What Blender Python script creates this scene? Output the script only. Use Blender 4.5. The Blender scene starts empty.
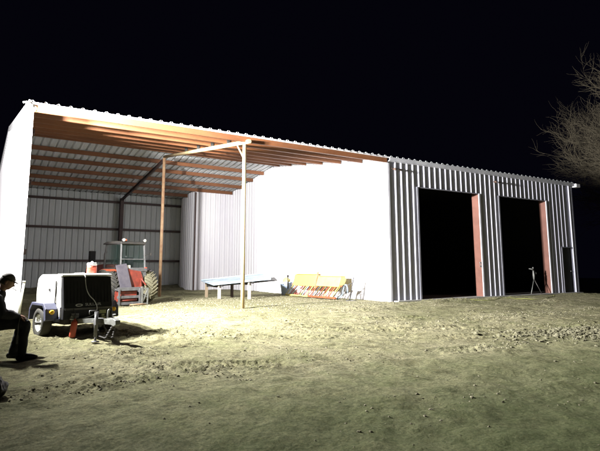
import bpy, bmesh, math, random
from mathutils import Vector, Matrix, noise
random.seed(7)
sc = bpy.context.scene
COL = sc.collection
R = math.radians
PI = math.pi

# ------------------------------------------------------------------ helpers
class MB:
    def __init__(s): s.b = bmesh.new()
    def face(s, pts):
        try: return s.b.faces.new([s.b.verts.new(p) for p in pts])
        except ValueError: return None
    def box(s, a, b, M=None, bev=0):
        x0,y0,z0 = a; x1,y1,z1 = b
        t = bmesh.new()
        vs = [t.verts.new(v) for v in ((x0,y0,z0),(x1,y0,z0),(x1,y1,z0),(x0,y1,z0),(x0,y0,z1),(x1,y0,z1),(x1,y1,z1),(x0,y1,z1))]
        for f in ((3,2,1,0),(4,5,6,7),(0,1,5,4),(1,2,6,5),(2,3,7,6),(3,0,4,7)): t.faces.new([vs[i] for i in f])
        bmesh.ops.recalc_face_normals(t, faces=t.faces)
        if bev: bmesh.ops.bevel(t, geom=t.edges[:], offset=bev, segments=3, affect='EDGES', profile=.5)
        s.merge(t, M); return s
    def merge(s, t, M=None):
        me = bpy.data.meshes.new('tmp'); t.to_mesh(me); t.free()
        if M is not None: me.transform(M)
        s.b.from_mesh(me); bpy.data.meshes.remove(me)
    def prism(s, poly, lo, hi, axis=1, bev=0, M=None):
        t = bmesh.new()
        def P(u, v, w):
            return {0:(w,u,v), 1:(u,w,v), 2:(u,v,w)}[axis]
        A = [t.verts.new(P(u,v,lo)) for u,v in poly]; B = [t.verts.new(P(u,v,hi)) for u,v in poly]
        t.faces.new(A); t.faces.new(B[::-1]); n = len(poly)
        for i in range(n): t.faces.new([A[i],B[i],B[(i+1)%n],A[(i+1)%n]])
        bmesh.ops.recalc_face_normals(t, faces=t.faces)
        if bev: bmesh.ops.bevel(t, geom=t.edges[:], offset=bev, segments=3, affect='EDGES', profile=.5)
        s.merge(t, M); return s
    def tube(s, pts, r, n=10, cap=True):
        pts = [Vector(p) for p in pts]; rs = r if isinstance(r, (list,tuple)) else [r]*len(pts)
        rings = []; up = None
        for i,p in enumerate(pts):
            d = (pts[min(i+1,len(pts)-1)]-pts[max(i-1,0)]).normalized()
            if up is None:
                up = Vector((0,0,1)) if abs(d.z)<.9 else Vector((1,0,0))
            a = d.cross(up).normalized(); up = a.cross(d).normalized()
            rings.append([s.b.verts.new(p+(a*math.cos(2*PI*k/n)+up*math.sin(2*PI*k/n))*rs[i]) for k in range(n)])
        for i in range(len(rings)-1):
            for k in range(n):
                f = s.b.faces.new([rings[i][k],rings[i][(k+1)%n],rings[i+1][(k+1)%n],rings[i+1][k]]); f.smooth = n>6
        if cap:
            s.b.faces.new(rings[0][::-1]); s.b.faces.new(rings[-1])
        return s
    def bar(s, a, b, w, h=None):
        a=Vector(a); b=Vector(b); h = h or w
        d=(b-a); L=d.length; q=d.to_track_quat('X','Z').to_matrix().to_4x4(); q.translation=a
        return s.box((0,-w/2,-h/2),(L,w/2,h/2),q)
    def lathe(s, prof, n=24, M=None, caps=True):
        # profile of (radius, height) about z
        t = bmesh.new(); rings=[]
        for r,z in prof: rings.append([t.verts.new((r*math.cos(2*PI*k/n), r*math.sin(2*PI*k/n), z)) for k in range(n)])
        for i in range(len(rings)-1):
            for k in range(n):
                f=t.faces.new([rings[i][k],rings[i][(k+1)%n],rings[i+1][(k+1)%n],rings[i+1][k]]); f.smooth=True
        if caps:
            t.faces.new(rings[0][::-1]); t.faces.new(rings[-1])
        bmesh.ops.recalc_face_normals(t, faces=t.faces)
        s.merge(t, M); return s
    def build(s, name, m, parent=None, smooth=False):
        me = bpy.data.meshes.new(name); s.b.to_mesh(me); s.b.free()
        me.materials.append(m)
        if smooth:
            for p in me.polygons: p.use_smooth = True
        o = bpy.data.objects.new(name, me); COL.objects.link(o)
        if parent is not None: o.parent = parent
        return o

def tag(o, label=None, cat=None, group=None, kind=None):
    if label: o['label']=label
    if cat: o['category']=cat
    if group: o['group']=group
    if kind: o['kind']=kind
    return o
def empty(name, loc, rz=0, **k):
    o = bpy.data.objects.new(name, None); COL.objects.link(o); o.location = loc; o.rotation_euler = (0,0,rz)
    o.empty_display_size=.2
    return tag(o, **k)
def copy_tree(o, parent=None):
    c = o.copy(); COL.objects.link(c); c.parent = parent
    for ch in [x for x in bpy.data.objects if x.parent == o]: copy_tree(ch, c)
    return c

# ------------------------------------------------------------------ materials
def mat(name, col, rough=.6, metal=0, col2=None, scale=3, detail=6, bump=0, bscale=20, contrast=(.35,.65), stretch=(1,1,1), emit=None, alpha=1, spec=.5, trans=0):
    m = bpy.data.materials.new(name); m.use_nodes=True; nt=m.node_tree; N=nt.nodes; L=nt.links
    b=N['Principled BSDF']; b.inputs['Base Color'].default_value=(*col,1); b.inputs['Roughness'].default_value=rough
    b.inputs['Metallic'].default_value=metal; b.inputs['Specular IOR Level'].default_value=spec
    b.inputs['Transmission Weight'].default_value=trans
    if col2 or bump:
        tc=N.new('ShaderNodeTexCoord'); mp=N.new('ShaderNodeMapping'); mp.inputs['Scale'].default_value=stretch
        L.new(tc.outputs['Object'],mp.inputs['Vector'])
    if col2:
        n=N.new('ShaderNodeTexNoise'); n.inputs['Scale'].default_value=scale; n.inputs['Detail'].default_value=detail; n.inputs['Roughness'].default_value=.6
        r=N.new('ShaderNodeValToRGB'); r.color_ramp.elements[0].position=contrast[0]; r.color_ramp.elements[1].position=contrast[1]
        r.color_ramp.elements[0].color=(*col,1); r.color_ramp.elements[1].color=(*col2,1)
        L.new(mp.outputs[0],n.inputs['Vector']); L.new(n.outputs['Fac'],r.inputs['Fac']); L.new(r.outputs['Color'],b.inputs['Base Color'])
    if bump:
        n2=N.new('ShaderNodeTexNoise'); n2.inputs['Scale'].default_value=bscale; n2.inputs['Detail'].default_value=5
        bp=N.new('ShaderNodeBump'); bp.inputs['Strength'].default_value=1; bp.inputs['Distance'].default_value=bump
        L.new(mp.outputs[0],n2.inputs['Vector']); L.new(n2.outputs['Fac'],bp.inputs['Height']); L.new(bp.outputs[0],b.inputs['Normal'])
    if emit:
        b.inputs['Emission Color'].default_value=(*emit[0],1); b.inputs['Emission Strength'].default_value=emit[1]
    return m
M = {}
M['white_panel']=mat('white_panel',(.70,.69,.72),.45,col2=(.62,.60,.66),scale=.8,stretch=(1,1,.25),bump=.004,bscale=1.5)
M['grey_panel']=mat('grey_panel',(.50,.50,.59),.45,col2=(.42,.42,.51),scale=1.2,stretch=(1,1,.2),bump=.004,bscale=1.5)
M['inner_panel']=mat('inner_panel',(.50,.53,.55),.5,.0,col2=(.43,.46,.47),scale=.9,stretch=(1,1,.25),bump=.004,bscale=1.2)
M['roof_panel']=mat('roof_panel',(.50,.52,.54),.45,col2=(.42,.44,.46),scale=1,bump=.003,bscale=2)
M['indoor_shade']=mat('indoor_shade',(.028,.028,.032),.9)  # darkness of the enclosed room put into the colour
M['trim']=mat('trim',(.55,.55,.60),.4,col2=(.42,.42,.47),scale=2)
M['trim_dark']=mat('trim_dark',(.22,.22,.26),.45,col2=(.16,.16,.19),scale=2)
M['red_iron']=mat('red_iron',(.115,.042,.016),.55,col2=(.18,.07,.028),scale=2.2,stretch=(.3,1,1),contrast=(.35,.7),bump=.002,bscale=30)
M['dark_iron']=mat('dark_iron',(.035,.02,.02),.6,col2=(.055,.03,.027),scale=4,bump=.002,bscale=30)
M['jamb_red']=mat('jamb_red',(.125,.050,.036),.6,col2=(.165,.068,.05),scale=3)
M['pipe']=mat('pipe',(.46,.36,.20),.55,col2=(.34,.20,.10),scale=6,stretch=(1,1,.4),contrast=(.4,.75),bump=.002,bscale=60)
M['pipe_rust']=mat('pipe_rust',(.26,.14,.08),.65,col2=(.36,.24,.14),scale=6,bump=.002,bscale=60)
M['concrete']=mat('concrete',(.30,.29,.27),.85,col2=(.22,.215,.2),scale=5,bump=.006,bscale=25)
M['black_plastic']=mat('black_plastic',(.008,.008,.010),.6,col2=(.013,.013,.015),scale=8,spec=.25)
M['black_metal']=mat('black_metal',(.02,.02,.022),.5,col2=(.045,.04,.035),scale=10)
M['white_paint']=mat('white_paint',(.78,.78,.76),.4,col2=(.66,.65,.6),scale=4,contrast=(.5,.85))
M['blue_grey']=mat('blue_grey',(.055,.058,.10),.5,col2=(.08,.083,.13),scale=6,bump=.002,bscale=40)
M['rubber']=mat('rubber',(.025,.025,.025),.85,col2=(.06,.055,.045),scale=6,bump=.004,bscale=50)
M['mud_rubber']=mat('mud_rubber',(.19,.175,.115),.9,col2=(.10,.092,.06),scale=7,contrast=(.4,.8),bump=.006,bscale=40)
M['steel']=mat('steel',(.20,.205,.20),.5,.3,col2=(.12,.12,.11),scale=9,bump=.002,bscale=50)
M['grey_steel']=mat('grey_steel',(.12,.12,.13),.5,col2=(.07,.068,.07),scale=7,bump=.003,bscale=40)
M['cab_grey']=mat('cab_grey',(.12,.12,.125),.5,col2=(.08,.08,.08),scale=9)
M['galv']=mat('galv',(.30,.36,.42),.4,.25,col2=(.22,.27,.32),scale=3)
M['purple_grey']=mat('purple_grey',(.065,.06,.08),.6,col2=(.10,.09,.11),scale=7,bump=.002,bscale=40)
M['red_paint']=mat('red_paint',(.26,.042,.025),.5,col2=(.13,.028,.02),scale=6)
M['orange_paint']=mat('orange_paint',(.40,.085,.035),.5,col2=(.28,.06,.03),scale=6)
M['coral']=mat('coral',(.42,.075,.04),.5,col2=(.34,.055,.03),scale=9)
M['yellow_paint']=mat('yellow_paint',(.60,.40,.11),.5,col2=(.50,.31,.10),scale=3,contrast=(.4,.8),bump=.003,bscale=12)
M['pale_yellow']=mat('pale_yellow',(.62,.53,.16),.5,col2=(.52,.43,.12),scale=3,bump=.003,bscale=12)
M['blue_plastic']=mat('blue_plastic',(.46,.56,.76),.5,col2=(.36,.45,.64),scale=6)
M['amber']=mat('amber',(.75,.42,.02),.25)
M['red_plastic']=mat('red_plastic',(.5,.07,.05),.35,col2=(.42,.06,.045),scale=12)
M['lamp_glass']=mat('lamp_glass',(.75,.75,.72),.15)
M['sticker']=mat('sticker',(.28,.29,.14),.6,col2=(.2,.2,.12),scale=40)
M['plate']=mat('plate',(.17,.17,.165),.5)
M['logo_grey']=mat('logo_grey',(.42,.42,.43),.5)
M['wood']=mat('wood',(.35,.27,.19),.8,col2=(.25,.19,.13),scale=8,stretch=(1,1,.15),bump=.003,bscale=30)
M['pale_wood']=mat('pale_wood',(.52,.45,.38),.8,col2=(.42,.35,.29),scale=8,stretch=(1,1,.15),bump=.003,bscale=30)
M['conduit']=mat('conduit',(.10,.055,.035),.6,col2=(.06,.035,.025),scale=6)
M['white_pvc']=mat('white_pvc',(.62,.62,.55),.45,col2=(.5,.5,.44),scale=5)
M['cloth_dark']=mat('cloth_dark',(.012,.013,.018),.95,col2=(.022,.023,.03),scale=12,bump=.006,bscale=18)
M['denim']=mat('denim',(.010,.011,.015),.95,col2=(.018,.019,.024),scale=14,bump=.006,bscale=18)
M['skin']=mat('skin',(.24,.13,.09),.55,col2=(.20,.10,.07),scale=14)
M['hair']=mat('hair',(.03,.025,.02),.8,bump=.003,bscale=90)
M['cap_cloth']=mat('cap_cloth',(.11,.10,.095),.9,col2=(.08,.075,.07),scale=20,bump=.002,bscale=60)
M['leather']=mat('leather',(.012,.01,.01),.5,bump=.002,bscale=40)
M['bark']=mat('bark',(.13,.11,.075),.9,col2=(.22,.185,.13),scale=6,stretch=(1,1,.3),bump=.01,bscale=20)
M['door_olive']=mat('door_olive',(.055,.058,.045),.7,col2=(.04,.042,.035),scale=3)
M['hose']=mat('hose',(.26,.28,.07),.5)
M['glass']=mat('glass',(.02,.04,.035),.06,spec=.6)
M['glass'].node_tree.nodes['Principled BSDF'].inputs['Alpha'].default_value=.22
M['white_cable']=mat('white_cable',(.5,.5,.52),.5)
M['dark_bag']=mat('dark_bag',(.006,.006,.007),.6,bump=.02,bscale=14)

def ground_mat():
    m=bpy.data.materials.new('dirt'); m.use_nodes=True; nt=m.node_tree; N=nt.nodes; L=nt.links
    b=N['Principled BSDF']; b.inputs['Roughness'].default_value=.97; b.inputs['Specular IOR Level'].default_value=.15
    tc=N.new('ShaderNodeTexCoord')
    def nz(s,d=8,r=.6,dist=0):
        n=N.new('ShaderNodeTexNoise'); n.inputs['Scale'].default_value=s; n.inputs['Detail'].default_value=d; n.inputs['Roughness'].default_value=r; n.inputs['Distortion'].default_value=dist
        L.new(tc.outputs['Object'],n.inputs['Vector']); return n
    def ramp(src,st):
        r=N.new('ShaderNodeValToRGB'); e=r.color_ramp.elements
        e[0].position,e[0].color=st[0][0],(*st[0][1],1); e[1].position,e[1].color=st[-1][0],(*st[-1][1],1)
        for p,c in st[1:-1]:
            x=e.new(p); x.color=(*c,1)
        L.new(src,r.inputs['Fac']); return r
    def mix(f,a,c,t='MIX'):
        x=N.new('ShaderNodeMix'); x.data_type='RGBA'; x.blend_type=t
        if isinstance(f,float): x.inputs['Factor'].default_value=f
        else: L.new(f,x.inputs['Factor'])
        L.new(a,x.inputs['A']); L.new(c,x.inputs['B']); return x.outputs['Result']
    big=ramp(nz(.35,5).outputs['Fac'],[(.35,(.205,.20,.118)),(.5,(.28,.265,.168)),(.68,(.345,.318,.22))])
    fine=ramp(nz(9,10,.7).outputs['Fac'],[(.3,(.45,.45,.42)),(.5,(.95,.95,.9)),(.72,(1.25,1.22,1.1))])
    c=mix(1.0,big.outputs['Color'],fine.outputs['Color'],'MULTIPLY')
    grassf=ramp(nz(1.3,6,.65,1).outputs['Fac'],[(.52,(0,0,0)),(.68,(.4,.4,.4))])
    gcol=N.new('ShaderNodeRGB'); gcol.outputs[0].default_value=(.17,.19,.075,1)
    c=mix(grassf.outputs['Color'],c,gcol.outputs[0])
    # small stones
    v=N.new('ShaderNodeTexVoronoi'); v.inputs['Scale'].default_value=26; L.new(tc.outputs['Object'],v.inputs['Vector'])
    st=ramp(v.outputs['Distance'],[(.08,(1,1,1)),(.2,(0,0,0))])
    sm=ramp(nz(.9,4).outputs['Fac'],[(.5,(0,0,0)),(.62,(.6,.6,.6))])
    sf=mix(1.0,st.outputs['Color'],sm.outputs['Color'],'MULTIPLY')
    scol=N.new('ShaderNodeRGB'); scol.outputs[0].default_value=(.46,.43,.33,1)
    c=mix(sf,c,scol.outputs[0])
    dk=ramp(nz(2.2,10,.75,1.2).outputs['Fac'],[(.50,(1,1,1)),(.62,(.52,.50,.46))]); c=mix(1.0,c,dk.outputs['Color'],'MULTIPLY')
    sp=ramp(nz(38,4,.8).outputs['Fac'],[(.34,(.5,.5,.48)),(.5,(1,1,1)),(.66,(1.45,1.42,1.35))]); c=mix(1.0,c,sp.outputs['Color'],'MULTIPLY')
    vd=N.new('ShaderNodeTexVoronoi'); vd.inputs['Scale'].default_value=34; L.new(tc.outputs['Object'],vd.inputs['Vector'])
    sd=ramp(vd.outputs['Distance'],[(.10,(.42,.40,.36)),(.24,(1,1,1))]); c=mix(.8,c,sd.outputs['Color'],'MULTIPLY')
    # greener, darker tone blended in towards the camera, broken up by noise
    sx=N.new('ShaderNodeSeparateXYZ'); L.new(tc.outputs['Object'],sx.inputs[0])
    ma=N.new('ShaderNodeMath'); ma.operation='MULTIPLY_ADD'; ma.inputs[1].default_value=-.22; ma.inputs[2].default_value=-1.85; L.new(sx.outputs['Y'],ma.inputs[0])
    mb_=N.new('ShaderNodeMath'); mb_.operation='ADD'; L.new(ma.outputs[0],mb_.inputs[0]); L.new(nz(1.1,7,.7,.5).outputs['Fac'],mb_.inputs[1])
    mr=N.new('ShaderNodeMapRange'); mr.inputs['From Min'].default_value=.1; mr.inputs['From Max'].default_value=1.0; mr.inputs['To Max'].default_value=.75; L.new(mb_.outputs[0],mr.inputs['Value'])
    gr=ramp(nz(30,4,.8).outputs['Fac'],[(.35,(.065,.095,.035)),(.65,(.17,.20,.09))])
    c=mix(mr.outputs['Result'],c,gr.outputs['Color'])
    L.new(c,b.inputs['Base Color'])
    # relief
    def bump(src,dist,prev=None):
        x=N.new('ShaderNodeBump'); x.inputs['Strength'].default_value=1; x.inputs['Distance'].default_value=dist
        L.new(src,x.inputs['Height'])
        if prev: L.new(prev,x.inputs['Normal'])
        return x.outputs[0]
    a=bump(nz(3.2,9,.72,.3).outputs['Fac'],.10)
    v2=N.new('ShaderNodeTexVoronoi'); v2.inputs['Scale'].default_value=14; v2.feature='SMOOTH_F1'; L.new(tc.outputs['Object'],v2.inputs['Vector'])
    a2=bump(nz(15,8,.75).outputs['Fac'],.05,a)
    a3=bump(v2.outputs['Distance'],-.012,a2)
    L.new(a3,b.inputs['Normal'])
    return m
M['dirt']=ground_mat()
M['grit']=mat('grit',(.15,.14,.095),.95,col2=(.25,.23,.17),scale=2.5,spec=.1)
M['clod']=mat('clod',(.085,.08,.05),.97,col2=(.17,.16,.11),scale=5,bump=.02,bscale=18,spec=.1)

# ------------------------------------------------------------------ dimensions
L1, LT, YR, DP, HR = 11.10, 22.17, 7.60, 14.68, 1.078
XJ, YJ = 8.98, 12.56
EAVE = 4.94
def roofz(y):
    if y < YR: return EAVE + HR*y/YR
    return EAVE + HR*(1-(y-YR)/(DP-YR))
D1 = (12.51, 15.83); D2 = (17.02, 20.22); DH = 4.0
WD = (21.12, 21.87); WH = 2.0

# ------------------------------------------------------------------ ground
def sstep(a,b,x):
    t=max(0,min(1,(x-a)/(b-a))); return t*t*(3-2*t)
def base_z(x,y):
    z = -0.165*sstep(-.4,-4.5,y) - .28*sstep(-4.5,-13,y)
    z -= 1.9*sstep(21.8,31,x)*sstep(-6,0,y) + 1.2*sstep(24,40,x)
    z -= 1.2*sstep(-2,-30,x) + 1.5*sstep(16,40,y)
    z += .13*math.exp(-((x-10.2)/1.4)**2-((y+7.75+.45*(x-10.2))/.65)**2)
    return z
# (origin, direction, length, half width) of old wheel tracks pressed into the dirt
tracks=[]
for ox,oy,a,L_,w in ((1.5,-4.6,-12,9,.22),(1.7,-6.4,-10,9,.22),(6.5,-4.8,-8,6,.2),(4.6,-2.9,-36,7,.2),(3.4,-2.2,-34,9,.2),(2.5,-3.6,-30,10,.2),(7,-1.6,4,10,.2),(7.5,-3.3,2,9,.2),(5.5,-5.2,62,5,.2)):
    tracks.append((ox,oy,math.cos(R(a)),math.sin(R(a)),L_,w))
def gz(x,y,detail=True):
    z=base_z(x,y)
    inside = x>L1 and x<LT and y>-.15
    if not detail or inside: return z-(.06 if inside else 0)
    out = 1.0 if y<-.3 else .45
    if y<-.3 or x<L1:
        z+= out*(.05*(noise.noise((x*.55,y*.55,1.3)))+.028*noise.noise((x*1.7,y*1.7,4.1))+.018*noise.noise((x*4.3,y*4.3,9)))
        q=noise.noise((x*.5,y*.8,22)); rough=sstep(.0,.35,q)
        z+= out*rough*(.008+.05*sstep(-8.2,-6.8,y))*abs(noise.noise((x*5.5,y*7.5,2)))+out*(.25+rough)*(.014+.022*sstep(-9,-7,y))*abs(noise.noise((x*13,y*13,7)))
        if y<.5:
            for ox,oy,ux,uy,L_,w in tracks:
                s=(x-ox)*ux+(y-oy)*uy; d=-(x-ox)*uy+(y-oy)*ux + .25*math.sin(s*.6)
                if -.5<s<L_+.5 and abs(d)<w+.12:
                    k=sstep(-.1,.25,noise.noise((s*.5,ox,3)))*sstep(-.5,0,s)*sstep(L_+.5,L_,s)
                    if k>0:
                        if abs(d)<w: z+= k*(-.018+.020*math.sin((s+abs(d)*.8)*2*PI/.17)+.014*noise.noise((x*9,y*9,1)))
                        else: z+=k*.012
    return z
def axis(lo,hi,step,far_lo,far_hi):
    a=[]; v=lo
    while v<=hi+1e-6: a.append(v); v+=step
    s=step; v=a[-1]
    while v<far_hi: s*=1.35; v+=s; a.append(v)
    s=step; v=lo; pre=[]
    while v>far_lo: s*=1.35; v-=s; pre.append(v)
    return pre[::-1]+a
xs=axis(-3,17,.055,-220,260); ys=axis(-12.5,.5,.055,-160,420)
# denser in the bay too
ys=[y for y in ys if y<=.5]+[.5+.12*i for i in range(1,125)]+[15.5+.5*1.4**i for i in range(1,18)]
xs=[x for x in xs if x<=17]+[17+.12*i for i in range(1,90)]+[27.8+.4*1.4**i for i in range(1,20)]
vs=[(x,y,gz(x,y)) for y in ys for x in xs]; nx=len(xs)
fs=[(j*nx+i,j*nx+i+1,(j+1)*nx+i+1,(j+1)*nx+i) for j in range(len(ys)-1) for i in range(nx-1)]
me=bpy.data.meshes.new('ground'); me.from_pydata(vs,[],fs); me.materials.append(M['dirt'])
for p in me.polygons: p.use_smooth=True
g=bpy.data.objects.new('ground',me); COL.objects.link(g); tag(g,kind='structure')

# loose clods
def rock_templates(sub,n=10):
    T=[]
    for k in range(n):
        t=bmesh.new(); bmesh.ops.create_icosphere(t,subdivisions=sub,radius=1)
        for v in t.verts:
            v.co*=1+.75*noise.noise(v.co*1.2+Vector((k*9.1,k*3.3,0))); v.co.z*=.72
        T.append(([v.co.copy() for v in t.verts],[[v.index for v in f.verts] for f in t.faces])); t.free()
    return T
T1,T2=rock_templates(1),rock_templates(2)
def clods(name, spots, m, **k):
    vs=[];fs=[]
    for (x,y,r) in spots:
        V,F=random.choice(T2 if r>.018 else T1); a=random.random()*6.28; ca,sa=math.cos(a),math.sin(a); n0=len(vs); z=gz(x,y)+r*.05
        sx,sy=r*random.uniform(.75,1.3),r*random.uniform(.75,1.3)
        for v in V:
            X,Y=v.x*sx,v.y*sy; vs.append((x+X*ca-Y*sa,y+X*sa+Y*ca,z+v.z*r))
        fs+=[[q+n0 for q in f] for f in F]
    me=bpy.data.meshes.new(name); me.from_pydata(vs,[],fs); me.materials.append(m)
    o=bpy.data.objects.new(name,me); COL.objects.link(o); tag(o,**k); return o
sp=[]
for i in range(4200):
    x=random.gauss(10.2,.9); y=-7.75-.45*(x-10.2)+random.gauss(0,.4)
    sp.append((x,y,random.choice((.008,.010,.012,.016,.02,.028,.04))*random.uniform(.7,1.2)))
clods('dirt_clods',sp,M['clod'],label='rough churned heap of loose dirt clods at the right edge of the yard',cat='dirt clods',kind='stuff')
sp=[]
while len(sp)<11000:
    x=random.uniform(-2,17); y=random.uniform(-12,-.35)
    q=noise.noise((x*.5,y*.8,22))+.5*noise.noise((x*1.6,y*2.2,3))
    if random.random()>(.06+1.6*max(0,q))*(1 if y>-7.6 else .12): continue
    sp.append((x,y,random.choice((.004,.005,.006,.008,.010,.013,.017))*random.uniform(.7,1.25)))
for i in range(4500):
    sp.append((random.uniform(3,11),random.uniform(-1.2,6),random.choice((.008,.011,.014,.02))))
clods('gravel',sp,M['grit'],label='loose stones and crumbs of soil scattered over the bare yard',cat='gravel',kind='stuff')

# ------------------------------------------------------------------ building
B=empty('metal_building',(0,0,0),label='long white ribbed metal building with an open bay and two tall dark door openings',cat='building')
PITCH=.28
def rib_stations(a,b,pitch=PITCH,h=.032,base=.095,top=.035):
    """(position, offset) profile between a and b with ribs at multiples of pitch"""
    pts=[(a,0)]
    k=math.ceil((a+base/2)/pitch)
    while k*pitch+base/2 < b:
        c=k*pitch
        pts+=[(c-base/2,0),(c-top/2,h),(c+top/2,h),(c+base/2,0),(c+pitch*.38,0),(c+pitch*.38+.008,.004),(c+pitch*.38+.016,0)] if c+pitch*.38+.02<b and h>.03 else [(c-base/2,0),(c-top/2,h),(c+top/2,h),(c+base/2,0)]
        k+=1
    pts.append((b,0)); return pts
def wall_panel(mb, axis, const, a, b, z0, ztop, out):
    """ribbed sheet; axis 'x' runs along x at y=const, 'y' runs along y at x=const; out = outward sign"""
    st=rib_stations(a,b)
    zt=ztop if callable(ztop) else (lambda t:ztop)
    lo=[];hi=[]
    for t,o in st:
        p=(t,const+out*o) if axis=='x' else (const+out*o,t)
        lo.append(mb.b.verts.new((p[0],p[1],z0))); hi.append(mb.b.verts.new((p[0],p[1],zt(t))))
    for i in range(len(st)-1): mb.b.faces.new([lo[i],lo[i+1],hi[i+1],hi[i]])
m=MB(); wall_panel(m,'y',0,0,DP,-.3,lambda t:roofz(t)-.01,-1); m.build('end_wall',M['white_panel'],B)
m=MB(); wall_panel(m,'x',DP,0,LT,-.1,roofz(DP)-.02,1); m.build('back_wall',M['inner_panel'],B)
m=MB()
wall_panel(m,'y',L1,0,YR,-.05,lambda t:roofz(t)-.02,-1); wall_panel(m,'y',L1,YR,YJ,-.05,lambda t:roofz(t)-.02,-1)
wall_panel(m,'x',YJ,XJ,L1,-.05,roofz(YJ)-.17,-1); wall_panel(m,'y',XJ,YJ,DP,-.05,lambda t:roofz(t)-.02,-1)
m.build('partition_wall',M['white_panel'],B)
m=MB(); T=EAVE-.05
for a,b,z in ((L1+.07,D1[0],0),(D1[0],D1[1],DH),(D1[1],D2[0],0),(D2[0],D2[1],DH),(D2[1],WD[0],0),(WD[0],WD[1],WH),(WD[1],LT,0)):
    wall_panel(m,'x',-.02,a,b,z,T,-1)
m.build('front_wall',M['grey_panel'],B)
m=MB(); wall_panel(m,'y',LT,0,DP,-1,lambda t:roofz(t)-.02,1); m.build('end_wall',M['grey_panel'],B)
# added near-black sheets inside the room, its darkness painted into their colour
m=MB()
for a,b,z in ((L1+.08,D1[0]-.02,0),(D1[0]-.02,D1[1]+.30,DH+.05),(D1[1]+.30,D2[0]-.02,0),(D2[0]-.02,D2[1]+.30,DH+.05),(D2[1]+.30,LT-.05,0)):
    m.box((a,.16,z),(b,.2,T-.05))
m.build('shade_sheet',M['indoor_shade'],B)
m=MB(); m.box((L1+.12,DP-.4,.02),(LT-.1,DP-.35,4.8)); m.build('shade_sheet',M['indoor_shade'],B)
m=MB(); m.box((LT-.12,.22,.02),(LT-.07,DP-.42,4.8)); m.build('shade_sheet',M['indoor_shade'],B)
m=MB(); m.box((L1+.07,.22,.02),(L1+.11,DP-.42,4.8)); m.build('shade_sheet',M['indoor_shade'],B)
m=MB(); m.box((L1+.12,.5,4.78),(LT-.13,DP-.42,4.82)); m.build('shade_sheet',M['indoor_shade'],B)
m=MB(); m.box((L1+.14,1.9,.036),(LT-.13,DP-.42,.045)); m.build('floor_shade_sheet',M['indoor_shade'],B)  # added near-black sheet over the slab, indoor shade as colour
# roof: two ribbed slopes
for nm,ya,yb,rm in (('roof',-.16,YR,'roof_panel'),('roof',YR,DP+.15,'roof_panel')):
    m=MB(); st=rib_stations(-.06,LT+.05,PITCH,.045,.10,.03)
    lo=[];hi=[]
    for t,o in st:
        za=EAVE+HR*ya/YR if ya<YR else roofz(YR); zb=roofz(YR) if yb==YR else EAVE+HR*(1-(yb-YR)/(DP-YR))
        lo.append(m.b.verts.new((t,ya,za+o+.01))); hi.append(m.b.verts.new((t,yb,zb+o+.01)))
    for i in range(len(st)-1): m.b.faces.new([lo[i],lo[i+1],hi[i+1],hi[i]])
    m.build(nm,M[rm],B)
m=MB(); m.prism([(YR-.25,roofz(YR-.25)+.06),(YR,roofz(YR)+.07),(YR+.25,roofz(YR+.25)+.06),(YR+.25,roofz(YR+.25)+.075),(YR,roofz(YR)+.09),(YR-.25,roofz(YR-.25)+.075)],-.07,LT+.07,axis=0); m.build('ridge_cap',M['trim'],B)
# rake trims
for x in (-.055,LT+.02):
    m=MB(); m.prism([(-.16,EAVE-.14),(-.16,EAVE+.03),(YR,roofz(YR)+.06),(DP+.15,EAVE+.03),(DP+.15,EAVE-.14),(YR,roofz(YR)-.1)],x-.02,x+.02,axis=0); m.build('rake_trim',M['white_panel'],B)
# eave trim: over the open bay and over the enclosed part
m=MB(); m.box((-.1,-.175,EAVE-.055),(L1,-.13,EAVE-.012)); EV=m.build('eave_trim',M['white_panel'],B)
m=MB(); m.prism([(-.07,EAVE-.16),(-.17,EAVE-.14),(-.185,EAVE-.02),(-.165,EAVE-.02),(-.155,EAVE-.125),(-.07,EAVE-.145)],L1+.003,LT+.1,axis=0); m.build('eave_trim',M['trim'],B)
m=MB(); m.box((LT+.12,-.26,EAVE-.2),(LT+.46,.0,EAVE-.03),bev=.03); m.build('gutter_end',M['white_panel'],B)
# screws along the eave
for k in range(0,int(L1/PITCH)):
    m=MB(); m.box((k*PITCH+.13,-.186,EAVE-.045),(k*PITCH+.15,-.176,EAVE-.025)); m.build('screw',M['black_metal'],EV)
# corner trims
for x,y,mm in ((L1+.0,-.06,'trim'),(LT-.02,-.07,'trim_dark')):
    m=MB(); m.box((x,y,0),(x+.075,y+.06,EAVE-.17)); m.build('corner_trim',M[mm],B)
m=MB(); m.box((XJ-.055,YJ-.06,0),(XJ+.03,YJ-.045,roofz(YJ)-.2)); m.build('corner_trim',M['dark_iron'],B)
m=MB(); m.box((-.05,-.03,-.3),(.05,.015,EAVE-.1)); m.build('corner_trim',M['pale_yellow'] if False else M['white_panel'],B)
# purlins: C sections running the length of the bay
def cee(mb, x0,x1,y,zt,d=.17,w=.07,t=.012,slope=0):
    mb.box((x0,y,zt-d),(x1,y+t,zt)); mb.box((x0,y+t,zt-t),(x1,y+w,zt)); mb.box((x0,y+t,zt-d),(x1,y+w,zt-d+t)); mb.box((x0,y+w-t,zt-d+t),(x1,y+w,zt-d+.03))
PY=[.0,1.30,2.60,3.86,5.08,6.30,7.38,8.90,10.05,11.35,12.50,13.65]
for i,y in enumerate(PY):
    zt=min(roofz(y),roofz(y+.07))-.004
    m=MB(); cee(m,.06,L1-.05 if y<12.4 else (L1-.05 if y<12.52 else XJ-.05),y-.03 if i else -.09,zt if i else EAVE-.014,.165 if i else .19)
    m.build('purlin',M['red_iron'] ,B)
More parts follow.
